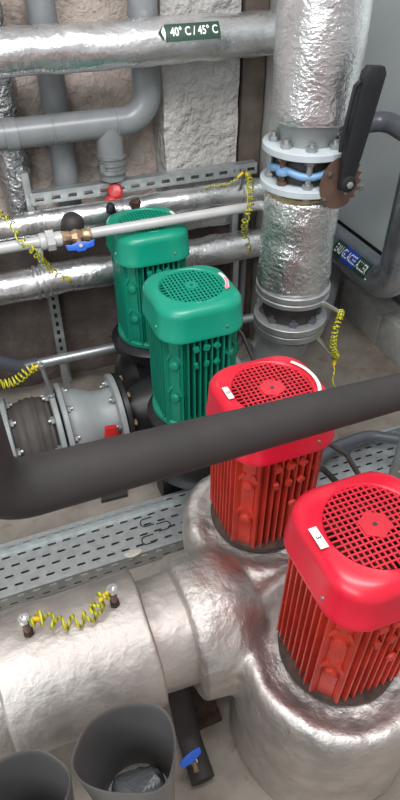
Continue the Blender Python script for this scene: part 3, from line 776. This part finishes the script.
p2 = thing('insulated_pipe', (.6, 2.30, .90), 'middle foil wrapped wall pipe carrying black caps just above the thin grey pipe', 'pipe')
bm = B(); lathe(bm, [(.02, 0)] + [(.0485, 2.45 * k / 90) for k in range(91)] + [(.02, 2.45)], (-1.2, 2.30, .897), AX, 36); wrinkle(bm, .006, 12, seed=9); obj('foil_jacket', bm, 'foil_pipe', p2, smooth=70)
bm = B(); collar(bm, .200, 2.30, .897, .0495, .012); collar(bm, .222, 2.30, .897, .0495, .012); obj('band', bm, 'steel', p2)
bm = B(); collar(bm, 1.075, 2.30, .897, .0495, .012); obj('band', bm, 'steel', p2)
p3 = thing('insulated_pipe', (.6, 2.30, .645), 'lowest foil wrapped wall pipe passing behind the green motors', 'pipe')
bm = B(); lathe(bm, [(.02, 0)] + [(.067, 2.45 * k / 90) for k in range(91)] + [(.02, 2.45)], (-1.2, 2.30, .643), AX, 40); wrinkle(bm, .006, 12, seed=13); obj('foil_jacket', bm, 'foil_pipe', p3, smooth=70)
bm = B(); collar(bm, .150, 2.30, .643, .069, .014); collar(bm, .178, 2.30, .643, .069, .014); collar(bm, .206, 2.30, .643, .069, .008); obj('band', bm, 'steel', p3)
# caps
def knob(loc, r, h, mat, label, n=14, axis=(0, -.5, .85), lumpy=0):
    bm = B(); lathe(bm, [(r * .8, 0), (r, h * .2), (r * .95, h * .6), (r * .6, h * .92), (.001, h)], loc, axis, n)
    if lumpy: wrinkle(bm, lumpy, 45, seed=2)
    return obj('cap', bm, mat, p2, smooth=50, label=label)
bm = B(); lathe(bm, [(.047, -.02), (.047, .02), (.042, .05), (.025, .068), (.001, .074)], (.335, 2.262, .872), (0, -.55, .83), 24)
obj('dome', bm, 'rubber_joint', p2, smooth=60, label='big black dome cap')
knob((.497, 2.262, .920), .021, .030, 'lever_black', 'small black knob', 10, lumpy=.008)
knob((.598, 2.262, .920), .023, .036, 'rust', 'brownish black ragged knob', 7, lumpy=.014)
rk = thing('handwheel', (.53, 2.37, .93), 'small red handwheel in front of the slotted rail', 'handwheel')
bm = B(); lathe(bm, [(.012, 0), (.030, .004), (.033, .014), (.026, .024), (.010, .028)], (.545, 2.355, .955), (-.3, -.8, .5), 8); obj('wheel', bm, 'red_plastic', rk)
bm = B(); lathe(bm, [(.012, 0), (.024, .004), (.025, .024), (.014, .03)], (.515, 2.325, .925), (-.3, -.8, .5), 8); cyl(bm, (.53, 2.40, .94), (.525, 2.33, .93), .010); obj('cap', bm, 'red_plastic', rk)
# thin pipe with ball valve
tn = thing('thin_pipe', (.4, 1.965, .95), 'thin pale grey pipe with a blue handled ball valve', 'pipe')
bm = B(); cyl(bm, (-1.2, 1.965, .972), (.27, 1.965, .977), .0195, 20); obj('pipe_run', bm, 'thin_pipe', tn, smooth=60)
bm = B(); tube(bm, bend([(.35, 1.965, .977), (1.03, 1.965, .979), (1.03, 1.842, .980)], .03), .0185, 20); obj('pipe_run', bm, 'thin_pipe', tn, smooth=60)
bm = B(); lathe(bm, [(.026, 0), (.029, .004), (.029, .020), (.026, .024)], (.172, 1.965, .976), AX, 24); lathe(bm, [(.037, .024), (.037, .05)], (.172, 1.965, .976), AX, 8); lathe(bm, [(.025, .05), (.025, .075)], (.172, 1.965, .976), AX, 24); obj('union', bm, 'thin_pipe', tn)
bm = B(); lathe(bm, [(.021, 0), (.023, .002), (.023, .026), (.018, .032), (.026, .05), (.018, .07), (.023, .076), (.023, .10), (.021, .102)], (.250, 1.965, .977), AX, 8); cyl(bm, (.303, 1.965, .977), (.303, 1.930, .959), .010); obj('ball_valve', bm, 'brass', tn, label='brass ball valve')
bm = B(); c = V(.303, 1.923, .957)
prism(bm, [(-.052, .012), (-.045, -.010), (-.018, -.012), (-.012, -.018), (.012, -.018), (.018, -.012), (.045, -.008), (.052, .016), (.03, .010), (.014, .014), (-.014, .014), (-.03, .008)], c, (1, 0, 0), (0, .45, .89), .012)
bh = obj('valve_handle', bm, 'blue', tn, bevel=.002, label='blue butterfly handle')
bm = B(); hexbolt(bm, c + V(0, -.009, .006), (0, -.89, .45), .008, .006); obj('handle_nut', bm, 'steel', bh)

# slotted rails
def slotted(name, p0, p1, wdir, width, label, slot=.036, pitch=.066, sh=.015):
    p0 = Vector(p0); p1 = Vector(p1); L = (p1 - p0).length; u = (p1 - p0).normalized(); w = Vector(wdir).normalized(); nrm = u.cross(w)
    if nrm.y > 0: nrm = -nrm
    t = thing(name, p0, label, 'rail')
    bm = B(); perforated(bm, lambda a, b, c: p0 + u * a + w * b + nrm * c, 0, L, -width / 2, width / 2, 1, pitch, slot, sh, .003); obj('face', bm, 'galv', t, smooth=0)
    bm = B()
    for s in (-1, 1):
        q = [p0 + w * (s * width / 2) + nrm * a + w * b for a, b in ((0, 0), (-.04, 0), (-.04, .003), (0, .003))]
        loft(bm, [q, [x + u * L for x in q]], True, True, True)
    obj('lips', bm, 'galv', t, smooth=0)
    return t
slotted('slotted_rail', (.205, 2.365, .965), (1.19, 2.365, .965), (0, 0, 1), .044, 'long slotted galvanised rail lying along the wall above the middle foil pipe')
slotted('slotted_rail', (.212, 2.385, .02), (.222, 2.395, .585), (1, 0, 0), .042, 'upright slotted galvanised rail under the pipe bands, standing on the floor', .024, .046, .014)
bm = B(); box(bm, (.200, 2.385, .86), (.028, .030, .42)); tag(obj('rail_post', bm, 'galv', bevel=.003), 'short steel post at the left end of the long slotted rail', 'post')
bm = B(); box(bm, (1.10, 2.385, .80), (.030, .030, .36)); tag(obj('rail_post', bm, 'galv', bevel=.003), 'short steel post at the right end of the long slotted rail', 'post')
bm = B(); box(bm, (1.10, 2.355, .30), (.030, .030, .60)); tag(obj('rail_post', bm, 'galv', bevel=.003), 'steel post standing on the floor under the lowest foil pipe beside the tall riser', 'post')

# grey drain pipes on the wall
gp = thing('drain_pipe', (.4, 2.33, 1.22), 'grey plastic drain pipe with an elbow and a branch below the labelled pipe', 'pipe')
bm = B(); tube(bm, bend([(-1.2, 2.39, 1.207), (.712, 2.39, 1.212), (.712, 2.39, 2.9)], .10, 10), .0535, 32); obj('pipe_run', bm, 'pvc', gp, smooth=60)
for cx, cw in ((.155, .05), (.33, .008), (.575, .01)):
    bm = B(); collar(bm, cx, 2.39, 1.209, .055, cw); obj('socket', bm, 'pvc', gp)
bm = B(); tube(bm, [(.548, 2.388, 1.20), (.548, 2.388, 1.00)], .0525, 32); obj('branch', bm, 'pvc', gp, smooth=60)
bm = B(); collar(bm, .548, 2.385, 1.085, .054, .012, (0, 0, 1)); collar(bm, .548, 2.385, 1.06, .054, .014, (0, 0, 1)); collar(bm, .548, 2.385, 1.03, .058, .018, (0, 0, 1)); box(bm, (.50, 2.35, 1.06), (.02, .02, .03)); obj('clamp', bm, 'steel', gp, label='bright steel pipe clamp')
# upright pipes at the left
bm = B(); tube(bm, [(.175, 2.525, .80), (.178, 2.525, 1.3), (.185, 2.525, 2.9)], .060, 24)
bmesh.ops.subdivide_edges(bm, edges=[e for e in bm.edges if e.calc_length() > .5], cuts=60); wrinkle(bm, .014, 13, seed=3)
tag(obj('foil_duct', bm, 'foil_duct', smooth=70), 'crumpled foil covered upright pipe in the wall corner', 'pipe')
bm = B(); tube(bm, [(.375, 2.51, .80), (.38, 2.51, 2.9)], .052, 24); tag(obj('upright_pipe', bm, 'pvc', smooth=60), 'plain grey upright pipe against the rough wall, right of the crumpled foil one', 'pipe')
bm = B(); tube(bm, [(1.16, 2.385, 0), (1.16, 2.385, .93)], .015, 20); tag(obj('upright_pipe', bm, 'pvc', smooth=60), 'dark grey upright pipe end rising behind the right end of the rail', 'pipe')
# conduit low on the wall
cd = thing('conduit', (.5, 2.30, .23), 'low conduit along the foot of the back wall', 'pipe')
bm = B(); tube(bm, bend([(.07, 2.30, .232), (1.45, 2.30, .225), (1.78, 2.72, .30)], .08), .024, 16); obj('silver_run', bm, 'galv', cd, smooth=60)
bm = B(); tube(bm, bend([(.09, 2.30, .232), (.02, 2.30, .232), (-.12, 2.28, .33), (-1.0, 2.28, .34)], .06), .034, 20); obj('dark_sleeve', bm, 'pvc_dark', cd, smooth=60, label='dark grey sleeve')
for x in (.2, 1.3):
    bm = B(); box(bm, (x, 2.30, .105), (.03, .03, .21)); obj('stand', bm, 'galv', cd)
bm = B(); tube(bm, bend([(1.12, 2.16, .14), (1.55, 2.20, .18), (1.86, 2.58, .23)], .07), .036, 20)
tag(obj('bent_pipe', bm, 'pvc', smooth=60), 'bluish grey pipe bending along the kerb under the labelled clad pipe', 'pipe')
# clad pipe at the right with label
ga = thing('clad_pipe', (1.74, 2.2, .42), 'shiny clad pipe with blue and green label, turning up beside the cabinet', 'pipe')
bm = B(); tube(bm, bend([(1.75, 3.25, .455), (1.75, 1.96, .455), (1.75, 1.96, 2.9)], .13, 10), .087, 36); obj('cladding', bm, 'foil_smooth', ga, smooth=60)
def on_ga(u, v, e=0):                                    # u runs towards the camera (-Y), v up around the pipe
    a = math.radians(148) - v / .087; r = .0895 + e
    return V(1.75 + r * math.cos(a), 2.225 - u, .455 + r * math.sin(a))
for u0, u1, mt in ((-.16, -.075, 'sign_green'), (-.075, .045, 'sign_blue'), (.045, .145, 'sign_green')):
    bm = B(); sheet(bm, u0, u1, -.040, .040, on_ga, 6, 5); lb = obj('pipe_label', bm, mt, ga, label='blue label field' if mt == 'sign_blue' else 'dark green label field')
bm = B(); bm.faces.new([bm.verts.new(on_ga(*q)) for q in ((.150, .036), (.150, -.036), (.160, -.036), (.160, .036))]); obj('label_stripe', bm, 'sign_white', lb)
bm = B(); bm.faces.new([bm.verts.new(on_ga(*q)) for q in ((.164, .034), (.164, -.034), (.190, 0))]); obj('label_arrow', bm, 'sign_green', lb)
bm = B(); text_into(bm, 'EAU GLACEE ALLER', .058, lambda u, v: on_ga(-.003 + u * .55, v, .0012), .02); obj('lettering', bm, 'sign_white', lb, smooth=0)
# dark pipe in front of the cabinet
bm = B(); tube(bm, bend([(1.36, 2.36, 1.12), (1.46, 2.10, 1.185), (1.60, 2.06, 1.20), (1.625, 1.2, 1.13)], .07), .038, 24)
tag(obj('dark_pipe', bm, 'pvc_dark', smooth=60), 'dark grey plastic pipe bending in front of the pale cabinet behind the black lever', 'pipe')

# earth wires on the wall
earth_wire([(.06, 2.225, 1.0), (.095, 2.12, 1.005), (.113, 1.925, 1.01), (.149, 1.94, .95), (.185, 2.05, .85), (.225, 2.17, .74), (.29, 2.222, .665)], .011, 15, 'hanging coiled earth wire from the middle foil pipe to the lowest one at the left', .003, (True, True))
pin = tag(obj('bonding_pin', (lambda b: (cyl(b, (1.06, 2.25, .93), (1.06, 2.22, 1.025), .008, 10), b)[1])(B()), 'steel'), 'small steel pin on the end of the middle foil pipe', 'stud')
earth_wire([(1.068, 2.21, 1.012), (1.056, 2.15, 1.0), (.985, 2.0, 1.022), (.95, 1.92, 1.0), (.94, 1.935, .94), (1.02, 2.1, .80), (1.108, 2.215, .66)], .012, 15, 'hanging coiled earth wire in front of the thin pipe beside the tall riser', .003, (True, True))
earth_wire([(1.052, 2.215, 1.012), (1.02, 2.22, .985), (.985, 2.235, .968), (.945, 2.25, .962), (.90, 2.27, .955)], .003, 4, 'slack earth wire lying along the right end of the slotted rail', .003, (True, False))

# ------------------------------------------------------------------ cables and bits on the right
def hose(path, r, mat, label, rad=.06):
    bm = B(); tube(bm, bend(path, rad, 6), r, 12); return tag(obj('cable', bm, mat, smooth=60), label, 'cable')
hose([(.745, 1.02, .60), (.80, 1.06, .64), (.92, 1.06, .52), (.99, 1.0, .38), (1.02, .95, .012)], .009, 'dusty_rubber', 'grey brown cable looping out behind the crossed red motor', .05)
hose([(.745, .98, .56), (.79, 1.02, .56), (.88, 1.0, .44), (.93, .96, .25), (.94, .94, .012)], .010, 'rubber_joint', 'dark cable hanging closest to the crossed red motor', .05)
hose([(.72, 1.62, .68), (.77, 1.60, .72), (.80, 1.50, .60), (.82, 1.42, .40), (.84, 1.38, .042)], .007, 'rubber_joint', 'thin black cable dropping behind the nearer green motor', .04)
bm = B(); tube(bm, bend([(.90, 1.33, .110), (1.17, 1.43, .110), (1.34, 1.44, .110), (1.46, 1.36, .110), (1.72, 1.20, .110)], .12, 8), .024, 16)
tag(obj('cable_sleeve', bm, 'pvc_dark', smooth=60), 'thick dark cable sleeve curving over the cable tray', 'cable')
bm = B(); cyl(bm, (1.22, 1.12, 0), (1.22, 1.12, .50), .022, 16); lathe(bm, [(.05, 0), (.05, .01)], (1.22, 1.12, 0))
tag(obj('upright_post', bm, 'cast_grey'), 'grey post end at the right picture edge behind the front red motor', 'post')
earth_wire([(1.185, 1.10, .47), (1.20, 1.09, .52), (1.22, 1.085, .55), (1.235, 1.09, .47), (1.20, 1.08, .38), (1.19, 1.08, .30)], .012, 7, 'coiled earth wire tangled around the grey post at the right edge', .003, (False, False))
